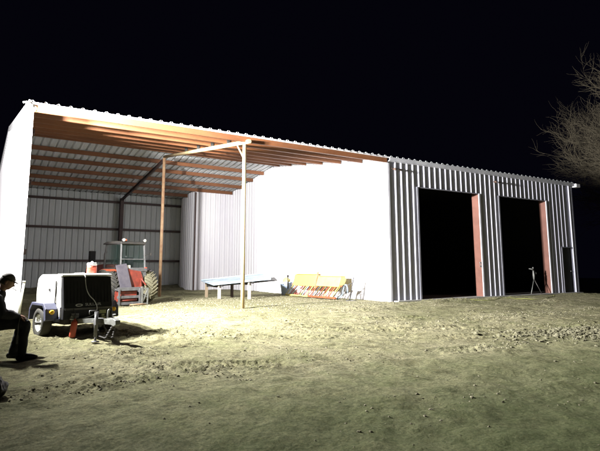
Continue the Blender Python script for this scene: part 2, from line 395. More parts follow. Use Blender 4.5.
# girts of back wall and end wall
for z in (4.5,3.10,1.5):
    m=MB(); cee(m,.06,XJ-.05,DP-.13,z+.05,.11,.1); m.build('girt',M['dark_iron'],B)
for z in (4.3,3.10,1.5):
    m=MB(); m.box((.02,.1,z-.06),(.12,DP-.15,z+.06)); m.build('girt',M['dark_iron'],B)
# centre frame
PX=5.67
m=MB(); m.tube([(PX,.1,gz(PX,.1,False)-.1),(PX,.1,4.75)],.058,14); m.build('post',M['pipe'],B)
m=MB(); m.tube([(PX,7.62,-.1),(PX,7.62,5.62)],.062,14); m.build('post',M['pipe_rust'],B)
m=MB(); m.tube([(PX,-.22,4.735),(PX,7.6,4.735+1.078*7.82/7.6-.17)],.062,14); m.build('rafter',M['pipe'],B)
m=MB(); m.tube([(PX,.14,4.30),(PX,.62,4.80)],.024,8); m.build('brace',M['pipe'],B)
def ibeam(mb,a,b,h=.24,w=.14):
    a=Vector(a);b=Vector(b);q=(b-a).to_track_quat('X','Z').to_matrix().to_4x4();q.translation=a;L_=(b-a).length
    mb.box((0,-w/2,-h/2),(L_,w/2,-h/2+.015),q); mb.box((0,-w/2,h/2-.015),(L_,w/2,h/2),q); mb.box((0,-.006,-h/2+.015),(L_,.006,h/2-.015),q)
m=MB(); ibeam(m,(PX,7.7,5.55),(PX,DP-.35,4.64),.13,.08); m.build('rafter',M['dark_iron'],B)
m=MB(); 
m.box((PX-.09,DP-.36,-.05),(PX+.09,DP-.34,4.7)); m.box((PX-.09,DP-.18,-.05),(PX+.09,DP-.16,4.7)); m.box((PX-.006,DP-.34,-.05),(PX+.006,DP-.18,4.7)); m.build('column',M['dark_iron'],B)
for y in PY[:5]:
    z0=4.735+.125*(y)+.05; m=MB(); m.box((PX-.05,y-.055,z0-.02),(PX+.05,y-.043,z0+.20)); m.build('purlin_clip',M['black_metal'],B)
# door jambs (steel channels lit on their left faces), heads, tracks
for a,b in (D1,D2):
    m=MB(); m.box((b-.03,-.015,0),(b+.008,.30,DH)); m.box((b+.008,.22,0),(b+.12,.30,DH)); m.build('door_jamb',M['jamb_red'],B)
    m=MB(); m.box((b-.035,-.066,0),(b+.03,-.022,DH)); m.build('jamb_trim',M['trim'],B)
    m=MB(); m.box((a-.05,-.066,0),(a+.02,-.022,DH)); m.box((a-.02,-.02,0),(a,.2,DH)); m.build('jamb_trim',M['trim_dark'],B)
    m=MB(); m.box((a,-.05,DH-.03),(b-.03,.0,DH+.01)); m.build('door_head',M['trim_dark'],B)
m=MB(); m.box((D1[1]-.08,-.03,1.15),(D1[1]-.03,.03,1.2)); m.tube([(D1[1]-.12,-.02,1.15),(D1[1]-.12,-.02,1.32)],.012,6); m.box((D1[1]-.13,-.03,1.3),(D1[1]-.03,.01,1.33)); m.build('latch',M['steel'],B)
for x in (11.35,16.75):
    m=MB(); m.tube([(x,-.07,4.52),(x,-.16,4.55),(x,-.18,4.48)],.03,8); m.tube([(x-.1,-.1,4.56),(x+.42,-.1,4.55)],.012,6)
    m.box((x+.28,-.12,4.51),(x+.33,-.07,4.57))
    m.build('conduit',M['conduit'],B)
# walk door at the far right
dr=MB(); dr.box((WD[0]+.03,.0,.02),(WD[1]-.05,.04,WH-.03),bev=.006); dr=dr.build('door',M['door_olive'],B)
m=MB(); m.lathe([(.0,0),(.03,0),(.032,.02),(.02,.04),(0.001,.05)],12,Matrix.Translation((WD[1]-.13,0,.95))@Matrix.Rotation(PI/2,4,'X')); m.build('handle',M['steel'],dr)
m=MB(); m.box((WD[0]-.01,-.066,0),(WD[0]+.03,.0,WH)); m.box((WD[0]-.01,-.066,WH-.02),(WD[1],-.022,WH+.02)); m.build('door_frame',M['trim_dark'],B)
m=MB(); m.box((WD[1]+.10,-.075,0),(WD[1]+.14,-.022,T)); m.build('wall_rib',M['grey_panel'],B)
# slab
m=MB(); m.box((L1+.12,-.30,-.25),(LT-.05,DP-.05,.035)); m.build('floor_slab',M['concrete'],B)
m=MB(); m.tube([(-.13,-.2,4.90),(-.10,-.24,4.86),(-.03,-.24,4.82),(.0,-.22,4.76),(-.02,-.2,4.70)],[.03,.045,.045,.03,.03],10); m.tube([(-.2,-.2,4.88),(-.02,-.2,4.93)],.02,8); m.build('gutter_outlet',M['steel'],B)

# the left end of the eave stands a little higher than the right (measured from the photograph)
def subtree(o):
    for c in o.children:
        yield c
        yield from subtree(c)
for o in subtree(B):
    for v in o.data.vertices: v.co.z += .09*max(0,v.co.z/4.9)*max(0,min(1,1-v.co.x/L1))
# mounded spoil along the foot of the back wall, in the bay
b=MB(); nb=60
rows=[]
for j in range(9):
    y=DP-.14-j*.22; rows.append([b.b.verts.new((.08+i*(XJ-.3)/nb, y+.05*noise.noise((i*.4,j,0)), -.03+.27*max(0,1-(j/7.5)**1.4)*(1+.5*noise.noise((i*.25,j*.5,3)))*(1 if 0<j or True else 0))) for i in range(nb+1)])
for j in range(8):
    for i in range(nb): b.b.faces.new([rows[j][i],rows[j][i+1],rows[j+1][i+1],rows[j+1][i]])
o=b.build('dirt_bank',M['clod'],smooth=True); tag(o,kind='structure')

# ------------------------------------------------------------------ white pole by the corner
m=MB(); zb=gz(.1,-.5,False); m.tube([(.0,-.42,zb-.05),(.07,-.45,.845)],.026,12); m.tube([(.068,-.45,.835),(.072,-.45,.875)],.034,12)
o=m.build('white_pole',M['white_pvc']); tag(o,'thin white plastic pole standing by the bright corner behind the seated person','pole')

# ------------------------------------------------------------------ air compressor trailer
CPOS=(.81,-2.42,-.13)
C0=empty('towable_compressor',CPOS,R(-78),label='white and black towable air compressor parked on its jack beside the seated person',cat='compressor')
C0.scale=(.90,.91,.87)
# local: +x forward (to the drawbar), +y to the left of travel (image right), z up
def side_profile(s=1): return [(-.82,.42),(-.86,.95),(-.78,1.27),(-.6,1.34),(.48,1.335),(.58,1.30),(.70,.62),(.70,.42)]
m=MB(); m.prism([(-.82,.42),(-.87,.95),(-.80,1.25),(-.62,1.33),(.40,1.335),(.50,1.30),(.62,.62),(.62,.42)],-.52,.52,axis=1,bev=.045)
hood=m.build('hood',M['white_paint'],C0,smooth=True)
m=MB(); m.prism([(.36,1.335),(.36,1.352),(.585,1.335),(.60,1.30),(.50,1.30)],-.52,.52,axis=1,bev=.008); m.build('hood_lip',M['white_paint'],C0)
# black front panel: sloped, with vertical slats
fp=[(.46,.40),(.535,1.285),(.60,1.285),(.735,.62),(.735,.40)]
m=MB(); m.prism(fp,-.505,.505,axis=1,bev=.02)
for k in range(13):
    y=-.42+k*.07
    m.prism([(.60,1.2),(.618,1.2),(.728,.74),(.70,.74)],y-.012,y+.012,axis=1)
front=m.build('front_panel',M['black_plastic'],C0)
m=MB(); m.prism([(.733,.60),(.745,.60),(.745,.64),(.733,.64)],-.485,.485,axis=1); m.build('panel_seam',M['black_metal'],C0)
# logo
def text_mesh(txt,size,name,m,parent,Mx,ext=.002):
    cu=bpy.data.curves.new(name,'FONT'); cu.body=txt; cu.size=size; cu.extrude=ext; cu.align_x='CENTER'; cu.align_y='CENTER'
    to=bpy.data.objects.new('tmp',cu); COL.objects.link(to)
    dg=bpy.context.evaluated_depsgraph_get(); dg.update()
    me=bpy.data.meshes.new_from_object(to.evaluated_get(dg)); bpy.data.objects.remove(to)
    me.transform(Mx); me.materials.clear(); me.materials.append(m)
    o=bpy.data.objects.new(name,me); COL.objects.link(o); o.parent=parent; return o
al=math.atan2(.135,.665)
def face_mat(y,z,off=.006):
    x=.735-(z-.62)*.135/.665+off
    Mx=Matrix(((0,-math.sin(al),math.cos(al),x),(1,0,0,y),(0,math.cos(al),math.sin(al),z),(0,0,0,1)))
    return Mx
text_mesh('SULLAIR',.078,'lettering',M['logo_grey'],front,face_mat(.09,.70)@Matrix.Diagonal((1.15,1,1,1)))
m=MB(); t=bmesh.new()
n=32; ring=[]
for rr in ((.075,.030),(.048,.013)):
    ring.append([t.verts.new((rr[0]*math.cos(2*PI*k/n),rr[1]*math.sin(2*PI*k/n),.004)) for k in range(n)])
for k in range(n): t.faces.new([ring[0][k],ring[0][(k+1)%n],ring[1][(k+1)%n],ring[1][k]])
m.merge(t,face_mat(-.20,.695)); m.build('emblem',M['logo_grey'],front)
# side door on the near (right-hand) side, y negative = image left
m=MB(); m.prism([(-.12,.74),(-.15,1.24),(.30,1.26),(.36,.74)],-.538,-.518,axis=1,bev=.008); sd=m.build('side_door',M['white_paint'],C0)
m=MB(); m.box((-.10,-.550,.70),(.345,-.528,.725)); m.box((.325,-.546,.72),(.345,-.526,1.2)); m.build('door_seal',M['black_metal'],sd)
m=MB(); m.box((-.02,-.556,.98),(.05,-.538,1.03),bev=.005); m.build('handle',M['black_metal'],sd)
m=MB(); m.box((-.35,-.532,.60),(.18,-.522,.69)); m.build('side_decal',M['sticker'],C0)
# lower chassis
m=MB(); m.box((-.80,-.46,.30),(.66,.46,.42),bev=.015); m.build('chassis',M['black_metal'],C0)
m=MB(); m.tube([(0,-.78,.31),(0,.78,.31)],.035,12); m.build('axle',M['black_metal'],C0)
def wheel(parent,cx,cy,r,w,out,hubm,tm):
    """road wheel with axle along y, own tyre and rim"""
    m=MB(); MX=Matrix.Translation((cx,cy,r))@Matrix.Rotation(PI/2,4,'X')
    m.lathe([(r*.62,-w*.42),(r*.70,-w*.5),(r*.90,-w*.5),(r*.98,-w*.40),(r,-w*.2),(r,w*.2),(r*.98,w*.40),(r*.90,w*.5),(r*.70,w*.5),(r*.62,w*.42)],36,MX,caps=False)
    wh=m.build('wheel',tm,parent)
    m=MB(); m.lathe([(.001,-w*.18),(r*.16,-w*.18),(r*.2,-w*.1),(r*.42,-w*.12),(r*.5,-w*.3),(r*.63,-w*.42),(r*.63,w*.42),(r*.5,w*.3),(r*.42,w*.12),(r*.2,w*.1),(r*.16,w*.18),(.001,w*.18)],30,MX)
    for k in range(5):
        a=2*PI*k/5; m.box((cx+r*.3*math.cos(a)-.012,cy-w*.22,r+r*.3*math.sin(a)-.012),(cx+r*.3*math.cos(a)+.012,cy+w*.22,r+r*.3*math.sin(a)+.012))
    m.build('rim',hubm,wh); return wh
for s in (-1,1):
    wheel(C0,0,s*.645,.315,.19,s,M['white_paint'],M['rubber'])
    # blocky fender with chamfered shoulders
    m=MB(); m.prism([(-.52,.36),(-.50,.60),(-.36,.74),(.34,.74),(.47,.62),(.50,.40),(.44,.38),(.40,.58),(.29,.68),(-.32,.68),(-.44,.57),(-.46,.36)],min(s*.525,s*.76),max(s*.525,s*.76),axis=1,bev=.012)
    m.prism([(.44,.385),(.47,.63),(.34,.735),(.34,.60),(.40,.385)],s*.74-.012,s*.74+.012,axis=1)
    fd=m.build('fender',M['blue_grey'],C0)
    m=MB(); m.lathe([(.001,0),(.048,0),(.048,.018),(.034,.034),(.001,.038)],20,Matrix.Translation((.492,s*.64,.56))@Matrix.Rotation(PI/2,4,'Y')); m.build('marker_lamp',M['amber'],fd)
    m=MB(); m.box((.44,s*.50-.02,.42),(.60,s*.50+.02,.66),bev=.008); m.box((.40,min(s*.5,s*.58),.36),(.56,max(s*.5,s*.58),.42),bev=.008); m.build('fender_bracket',M['blue_grey'],fd)
# drawbar and coupler; jack stands on it
m=MB(); m.bar((.50,-.36,.36),(1.25,0,.40),.07,.09); m.bar((.50,.36,.36),(1.25,0,.40),.07,.09); m.bar((1.15,0,.40),(1.86,0,.41),.08,.09); m.bar((.95,-.16,.38),(.95,.16,.38),.05,.08); m.build('drawbar',M['steel'],C0)
m=MB(); m.prism([(1.84,.37),(1.84,.48),(1.98,.49),(2.07,.46),(2.09,.38),(2.0,.34)],-.05,.05,axis=1,bev=.01); m.tube([(1.9,0,.48),(1.86,0,.56),(1.98,0,.57)],.012,6); m.build('coupler',M['steel'],C0)
m=MB(); jx,jy=1.42,-.13; m.tube([(jx,jy,.10),(jx,jy,.60)],.034,14); m.tube([(jx,jy,.0),(jx,jy,.12)],.024,10); m.lathe([(.001,0),(.075,0),(.07,.02),(.02,.03),(.001,.03)],18,Matrix.Translation((jx,jy,0))); m.box((jx-.05,jy-.03,.34),(jx+.05,jy+.14,.46)); m.tube([(jx,jy,.60),(jx,jy,.62),(jx,jy-.14,.62),(jx,jy-.14,.55)],.011,8); m.build('jack',M['grey_steel'],C0)
for s in (-1,1):
    m=MB()
    pts=[(1.3,s*.05,.36),(1.5,s*.09,.12),(1.72,s*.07,.1),(1.9,s*.03,.34)]
    for i in range(30):
        t_=i/29; k=min(2,int(t_*3)); u=t_*3-k; p=Vector(pts[k]).lerp(Vector(pts[k+1]),u); p.z-=.0
        a=(i%2)*PI/2; q=Matrix.Translation(p)@Matrix.Rotation(a,4,'X')
        t=bmesh.new(); 
        mm=MB(); rr=[(q@Vector((.022*math.cos(2*PI*j/8),.012*math.sin(2*PI*j/8),0))) for j in range(9)]
        t.free(); m.tube(rr,.005,5,cap=False)
    m.build('safety_chain',M['black_metal'],C0)
m=MB(); m.box((1.28,-.16,.40),(1.36,.16,.43)); m.tube([(1.32,.14,.43),(1.30,.16,.60),(1.34,.17,.62)],.02,8); m.box((1.46,.06,.36),(1.60,.14,.46)); m.build('hitch_bracket',M['steel'],C0)
# decals and plate on the lower front
for y0,y1,z0,z1 in ((.22,.36,.50,.575),(.27,.33,.445,.485),(.20,.36,.335+.04,.43)):
    m=MB(); m.box((.737,y0,z0),(.743,y1,z1)); m.build('decal',M['sticker'],front)
m=MB(); m.box((.737,-.35,.43),(.748,-.20,.53)); pl_=m.build('number_plate',M['plate'],C0)
m=MB(); m.box((.749,-.30,.45),(.752,-.285,.51)); m.box((.749,-.27,.45),(.752,-.255,.51)); m.box((.749,-.335,.475),(.752,-.315,.49)); m.build('plate_mark',M['black_metal'],pl_)
def Wc(x,y,z): 
    bpy.context.view_layer.update(); return C0.matrix_world@Vector((x,y,z))
# extinguisher hanging from the front of the chassis
p=Wc(.80,-.335,.05)
E0=empty('fire_extinguisher',tuple(p),R(-78),label='small faded red fire extinguisher hanging at the front of the compressor',cat='fire extinguisher')
m=MB(); m.lathe([(.001,0),(.045,.002),(.055,.02),(.055,.25),(.045,.285),(.02,.305),(.018,.33),(.001,.33)],20,Matrix.Rotation(R(-7),4,'X')); m.build('cylinder',M['coral'],E0)
m=MB(); m.box((-.015,.03,.325),(.015,.055,.37)); m.box((-.012,.0,.37),(.012,.10,.385)); m.tube([(0,.04,.35),(0,-.03,.40),(0,-.05,.34)],.009,8); m.tube([(0,.05,.38),(-.02,.03,.46),(-.05,.02,.50)],.006,6); m.build('valve',M['black_metal'],E0)
# jug on top
p=Wc(.20,.24,1.337)
J0=empty('water_jug',tuple(p),0,label='small orange red jug with a white lid standing on top of the compressor',cat='jug')
m=MB(); m.lathe([(.001,0),(.085,0),(.093,.012),(.093,.09),(.090,.10),(.093,.11),(.090,.165),(.001,.165)],28); m.build('body',M['coral'],J0)
m=MB(); m.lathe([(.001,.166),(.094,.166),(.094,.20),(.075,.222),(.001,.225)],28); m.tube([(.0,-.10,.17),(.0,-.105,.22),(0,-.05,.24),(0,.05,.24),(0,.105,.22),(0,.10,.17)],.007,6); m.build('lid',M['white_paint'],J0)
# white cable
pts=[(-.1,.0,1.35),(.2,-.02,1.352),(.5,-.05,1.362),(.60,-.055,1.31),(.62,-.05,1.15),(.66,-.03,1.0),(.70,.02,.88),(.74,.10,.78),(.765,.15,.66),(.775,.14,.54),(.775,.06,.47),(.775,-.08,.43),(.77,-.22,.415),(.76,-.38,.42)]
def smooth(pts,n=6):
    out=[]; P=[Vector(p) for p in pts]
    for i in range(len(P)-1):
        p0,p1,p2,p3=P[max(i-1,0)],P[i],P[i+1],P[min(i+2,len(P)-1)]
        for k in range(n):
            t=k/n; out.append(.5*((2*p1)+(p2-p0)*t+(2*p0-5*p1+4*p2-p3)*t*t+(3*p1-p0-3*p2+p3)*t*t*t))
    out.append(P[-1]); return out
m=MB(); m.tube([Wc(*p) for p in smooth(pts)],.009,8); o=m.build('cable',M['white_cable']); tag(o,'thin pale cable draped down the black front of the compressor','cable')

# ------------------------------------------------------------------ tractor
T0=empty('farm_tractor',(3.37,3.92,.0),R(18),label='old red farm tractor with glazed cab and muddy lugged wheel in the open bay',cat='tractor')
T0.scale=(.8,.8,.8)
# local: +y forward, +x right
def ag_wheel(cx,cy,r,w,n,mt,nm='wheel'):
    m=MB(); MX=Matrix.Translation((cx,cy,r))@Matrix.Rotation(PI/2,4,'Y')
    ri=r*.93
    m.lathe([(r*.56,-w*.40),(r*.66,-w*.5),(ri*.93,-w*.48),(ri,-w*.36),(ri*1.01,0),(ri,w*.36),(ri*.93,w*.48),(r*.66,w*.5),(r*.56,w*.40)],44,MX,caps=False)
    for k in range(n):
        for s in (-1,1):
            a0=2*PI*(k+(.5 if s>0 else 0))/n
            P=[]
            for u in range(5):
                t=u/4; x=s*w*(.0+.5*t); a=a0+ t*.30; rr=r*(1-.035*t*t)
                P.append((x,a,rr))
            for i in range(4):
                (x0,a,r0),(x1,b_,r1)=P[i],P[i+1]; da=.036
                def pt(x,ang,rad): return (cx+x,cy+rad*math.sin(ang),r+rad*math.cos(ang))
                q=[pt(x0,a-da,ri*.98),pt(x0,a+da,ri*.98),pt(x1,b_+da,ri*.96),pt(x1,b_-da,ri*.96),pt(x0,a-da*.7,r0),pt(x0,a+da*.7,r0),pt(x1,b_+da*.7,r1),pt(x1,b_-da*.7,r1)]
                for f in ((0,1,5,4),(1,2,6,5),(2,3,7,6),(3,0,4,7),(4,5,6,7)): m.face([q[j] for j in f])
    wh=m.build(nm,mt,T0)
    m=MB(); m.lathe([(.001,-w*.05),(r*.14,-w*.05),(r*.17,-w*.0),(r*.40,-w*.1),(r*.48,-w*.3),(r*.57,-w*.42),(r*.57,w*.42),(r*.50,w*.3),(r*.40,w*.14),(r*.17,w*.2),(.001,w*.2)],30,MX)
    m.build('rim',M['steel'] if mt is M['mud_rubber'] else M['grey_steel'],wh)
    return wh
ag_wheel(.80,0,.70,.56,27,M['mud_rubber']); ag_wheel(-.80,0,.70,.5,27,M['rubber'])
ag_wheel(.68,2.15,.42,.26,18,M['rubber']); ag_wheel(-.68,2.15,.42,.26,18,M['rubber'])
m=MB(); m.box((-.30,-.25,.45),(.30,2.5,.95),bev=.03); m.tube([(-.62,0,.66),(.62,0,.66)],.14,16); m.tube([(-.6,2.15,.42),(.6,2.15,.42)],.05,10); m.build('transmission',M['red_paint'],T0)
m=MB(); m.prism([(.85,.95),(.85,1.56),(1.2,1.60),(2.45,1.50),(2.62,1.3),(2.62,.8),(1.4,.85)],-.34,.34,axis=0,bev=.04); m.build('hood',M['red_paint'],T0)
m=MB(); m.box((-.3,2.60,.85),(.3,2.64,1.25),bev=.01); m.build('grille',M['black_metal'],T0)
# fenders over rear wheels
for s,mt in ((-1,'orange_paint'),(1,'purple_grey')):
    m=MB(); pr=[]
    for k in range(11):
        a=R(-25+k*10); pr.append((math.sin(a)*.74,.66+math.cos(a)*.74))
    for k in range(10,-1,-1):
        a=R(-25+k*10); pr.append((math.sin(a)*.705,.66+math.cos(a)*.705))
    m.prism(pr,min(s*.56,s*1.0),max(s*.56,s*1.0),axis=0); m.prism([(-.2,.72)]+[(math.sin(R(-25+k*10))*.70,.66+math.cos(R(-25+k*10))*.70) for k in range(11)],s*.565-.01,s*.565+.01,axis=0)
    m.build('fender',M[mt],T0)
# cab: posts, roof, panes
z0,z1=1.42,2.40
cn=dict(rl=(-.56,-.50),rr=(.56,-.50),fl=(-.50,.85),fr=(.50,.85))
m=MB()
for k,(x,y) in cn.items():
    m.bar((x,y,z0-.3),(x*.93,y*.82 if y<0 else y*.9,z1),.055,.055)
m.bar((-.52,-.41,z1),(.52,-.41,z1),.06,.06); m.bar((-.56,-.50,z0),(.56,-.50,z0),.05,.05); m.bar((-.5,.85,z0),(.5,.85,z0),.05)
m.bar((-.56,-.46,1.78),(.56,-.46,1.78),.03,.03)
for sx in (-1,1): m.bar((sx*.52,-.43,z1-.01),(sx*.465,.78,z1-.01),.05)
m.build('cab_frame',M['cab_grey'],T0)
m=MB(); m.prism([(-.50,2.38),(-.46,2.46),(-.1,2.50),(.6,2.49),(.86,2.42),(.86,2.38)],-.57,.57,axis=0,bev=.02); m.build('cab_roof',M['black_metal'],T0)
for nm,q in (('rear_window',[(-.53,-.47,z0+.03),(.53,-.47,z0+.03),(.49,-.42,z1-.03),(-.49,-.42,z1-.03)]),('windscreen',[(-.47,.84,z0+.03),(.47,.84,z0+.03),(.45,.77,z1-.03),(-.45,.77,z1-.03)]),('side_window',[(-.54,-.46,z0-.1),(-.49,.81,z0-.1),(-.455,.74,z1-.03),(-.51,-.38,z1-.03)]),('side_window',[(.54,-.46,z0-.1),(.49,.81,z0-.1),(.455,.74,z1-.03),(.51,-.38,z1-.03)])):
    m=MB(); m.face(q); m.build(nm,M['glass'],T0)
# seat and steering wheel
m=MB(); m.box((-.22,-.1,1.15),(.22,.35,1.28),bev=.03); m.box((-.2,-.18,1.25),(.2,-.08,1.85),bev=.03); m.build('seat',M['black_plastic'],T0)
m=MB(); 
for k in range(1): m.tube([(.19*math.cos(2*PI*j/20),.62+.06*math.sin(2*PI*j/20)*1,1.62+.18*math.sin(2*PI*j/20)) for j in range(21)],.015,6,cap=False); m.tube([(0,.62,1.62),(0,.85,1.3)],.02,6)
m.build('steering_wheel',M['black_plastic'],T0)
for x in (-.46,.50):
    m=MB(); m.lathe([(.001,0),(.05,.0),(.058,.03),(.058,.05),(.001,.055)],16,Matrix.Translation((x,-.46,2.53))@Matrix.Rotation(PI/2,4,'X')); lm=m.build('work_lamp',M['lamp_glass'],T0)
    m=MB(); m.lathe([(.001,.0),(.05,0),(.06,-.05),(.03,-.08),(.001,-.08)],16,Matrix.Translation((x,-.46,2.53))@Matrix.Rotation(PI/2,4,'X')); m.tube([(x,-.42,2.53),(x,-.4,2.45)],.012,6); m.build('lamp_housing',M['black_metal'],lm)
m=MB(); m.lathe([(.001,0),(.05,0),(.05,.06),(.03,.09),(.001,.09)],16,Matrix.Translation((-.26,-.3,2.49))); m.build('beacon',M['orange_paint'],T0)
m=MB(); m.box((-.44,-.54,1.42),(-.16,-.525,1.54)); m.build('number_plate',M['white_paint'],T0)
m=MB(); m.box((.50,-.54,1.34),(.62,-.50,1.46),bev=.01); m.build('tail_lamp',M['coral'],T0)
m=MB(); m.bar((-.55,-.53,1.36),(.60,-.53,1.36),.04,.12); m.prism([(-.35,1.32),(.55,1.32),(.50,1.05),(.10,1.0)],-.52,-.49,axis=1); m.build('rear_panel',M['grey_steel'],T0)
m=MB(); m.tube([(.15,-.53,1.22),(.15,-.56,1.22)],.05,16); m.build('badge',M['black_metal'],T0)
m=MB(); m.tube([(.50,-.45,1.9),(.78,-.5,2.02),(.80,-.5,1.98)],.012,6); m.box((.74,-.53,1.92),(.84,-.51,2.04),bev=.008); m.build('mirror',M['black_metal'],T0)
# stack and air cleaner on the hood
m=MB(); m.tube([(-.20,1.30,1.50),(-.20,1.30,2.00),(-.20,1.27,2.06),(-.20,1.21,2.10)],.045,12); m.build('exhaust_pipe',M['black_metal'],T0)
m=MB(); m.box((-.70,1.62,1.66),(-.42,1.72,2.14),bev=.03); m.tube([(-.56,1.67,1.2),(-.56,1.67,1.69)],.03,8); m.build('mirror',M['black_plastic'],T0)
# rear panels and hitch frame
m=MB(); m.box((-.28,-.035,0),(.20,.0,1.05),Matrix.Translation((-.42,-.82,.56))@Matrix.Rotation(R(-12),4,'X')@Matrix.Rotation(R(-9),4,'Y'),bev=.008); m.build('hinged_plate',M['purple_grey'],T0)
m=MB(); m.prism([(-.66,.52),(-.66,1.40),(-.50,1.46),(-.10,1.36),(.30,1.30),(.42,1.0),(.35,.62)],-.60,-.54,axis=1,bev=.02); m.build('side_shield',M['red_paint'],T0)
m=MB(); m.box((-.42,-.5,.55),(.5,-.28,1.25),bev=.02); m.tube([(0,-.5,.68),(0,-.62,.68)],.04,10); m.tube([(.3,-.5,1.1),(.42,-.8,.75)],.03,8); m.tube([(.15,-.52,1.15),(.30,-.62,.95),(.25,-.7,.7)],.018,6); m.build('gearbox',M['red_paint'],T0)
m=MB()
for z,h in ((.64,.13),(.34,.10),(.10,.10)): m.box((-.95,-1.05,z-h/2),(.0,-.98,z+h/2),bev=.006)
for x in (-.92,-.03): m.box((x-.03,-1.10,.04),(x+.03,-1.052,.66))
m.box((-.95,-.97,.60),(.08,-.80,.66)); m.bar((-.3,-.98,.34),(-.25,-.5,.55),.05); m.bar((.3,-.98,.34),(.25,-.5,.55),.05)
m.build('hitch_frame',M['grey_steel'],T0)
m=MB(); m.box((-.85,-.93,.16),(-.06,-.62,.56),bev=.03); m.tube([(-.8,-.98,.22),(-.1,-.98,.22)],.03,8); m.build('ballast',M['red_paint'],T0)
m=MB(); m.box((.02,-1.12,.02),(.09,-1.04,.72)); m.box((.09,-1.1,.02),(.34,-1.06,.09)); m.box((.09,-1.1,.60),(.34,-1.06,.67)); m.box((.30,-1.1,.09),(.34,-1.06,.60)); m.bar((.09,-1.08,.1),(.30,-1.08,.58),.04); m.bar((.09,-1.08,.38),(.30,-1.08,.3),.03); m.box((.10,-1.0,.0),(.2,-.7,.05)); m.build('implement_stand',M['steel'],T0)
m=MB(); m.box((-.40,-1.0,.015),(.1,-.97,.09)); m.tube([(-.5,-1.15,.05),(-.1,-1.2,.06),(.2,-1.15,.04)],.025,8); m.build('drawbar',M['pipe_rust'],T0)

# ------------------------------------------------------------------ table of sheet metal on trestles
S0=empty('sheet_metal_table',(7.6,5.0,0),label='long pale blue sheet of trim metal laid across trestles beside the front post',cat='table')
def lo(p): return (p[0]-7.6,p[1]-5.0,p[2])
A_,B_,C_,D_=(6.78,6.0,.66),(6.84,4.95,.53),(8.62,3.75,.74),(9.0,5.1,.90)
def slab(m,q,t):
    q=[Vector(lo(p)) for p in q]; d=Vector((0,0,-t)); r=[p+d for p in q]
    m.face(q); m.face(r[::-1])
    for i in range(4): m.face([q[i],r[i],r[(i+1)%4],q[(i+1)%4]])
m=MB(); slab(m,[A_,B_,C_,D_],.035)
V=[Vector(p) for p in (A_,B_,C_,D_)]
for e0,e1 in ((V[1],V[2]),(V[3],V[0])):   # turned-up lips
    q=[Vector(lo(e0)),Vector(lo(e1)),Vector(lo(e1))+Vector((0,0,.035)),Vector(lo(e0))+Vector((0,0,.035))]; m.face(q)
for k in (.33,.66):
    e0=V[1].lerp(V[0],k); e1=V[2].lerp(V[3],k); m.bar(lo(e0+Vector((0,0,.006))),lo(e1+Vector((0,0,.006))),.03,.012)
m.build('top_sheet',M['galv'],S0)
m=MB(); slab(m,[(7.0,5.7,.54),(7.05,4.95,.49),(8.95,3.85,.68),(9.2,4.5,.78)],.03); m.build('lower_sheet',M['black_metal'],S0)
for p,mt,zt in (((7.05,6.1),'wood',.62),((7.10,4.98),'pale_wood',.52),((8.02,4.32),'pale_wood',.62),((7.98,5.75),'dark_iron',.68)):
    m=MB(); m.bar(lo((p[0],p[1],-.03)),lo((p[0],p[1],zt)),.09,.09); m.build('leg',M[mt],S0)
m=MB(); m.bar(lo((7.05,6.1,.47)),lo((7.10,4.9,.46)),.05,.10); m.build('crossbar',M['black_metal'],S0)
m=MB(); m.bar(lo((7.98,5.75,.56)),lo((8.02,4.25,.55)),.05,.10); m.build('crossbar',M['black_metal'],S0)
m=MB(); m.tube([lo((7.16,4.9,.49)),lo((7.16,4.82,.49))],.045,12); m.build('bolt',M['black_metal'],S0)
m=MB(); m.tube([lo((8.1,4.24,.60)),lo((8.1,4.16,.60))],.045,12); m.build('bolt',M['black_metal'],S0)

# ------------------------------------------------------------------ bucket by the wall
K0=empty('trash_can',(10.45,5.72,gz(10.45,5.72)-.01),R(20),label='open blue plastic trash can against the bright wall left of the yellow machine',cat='trash can')
m=MB(); m.lathe([(.001,0),(.19,0),(.20,.02),(.26,.50),(.285,.51),(.285,.55),(.26,.55),(.245,.52),(.18,.04),(.001,.03)],28,Matrix.Diagonal((.95,.95,1.0,1)),caps=False); m.build('can',M['blue_plastic'],K0)
for s in (-1,1):
    m=MB(); m.tube([(s*.26,-.07,.47),(s*.30,-.07,.46),(s*.30,.07,.46),(s*.26,.07,.47)],.014,6); m.build('handle',M['blue_plastic'],K0)
m=MB(); t=bmesh.new(); bmesh.ops.create_uvsphere(t,u_segments=24,v_segments=14,radius=.5)
for v in t.verts: v.co=Vector((v.co.x*.30,v.co.y*.42,max(v.co.z,-.4)*.36))+noise.noise_vector(v.co*3)*.02
m.merge(t); o=m.build('yellow_sack',M['pale_yellow'],smooth=True); o.location=(10.45,5.68,.56); tag(o,'pale yellow lump sticking out of the blue trash can','sack')
m=MB(); m.tube([(10.36,5.45,.28),(10.36,5.42,.78)],.022,8); m.box((10.33,5.39,.74),(10.39,5.45,.84)); o=m.build('tool_handle',M['black_metal']); tag(o,'short dark tool handle standing up out of the blue trash can','tool')

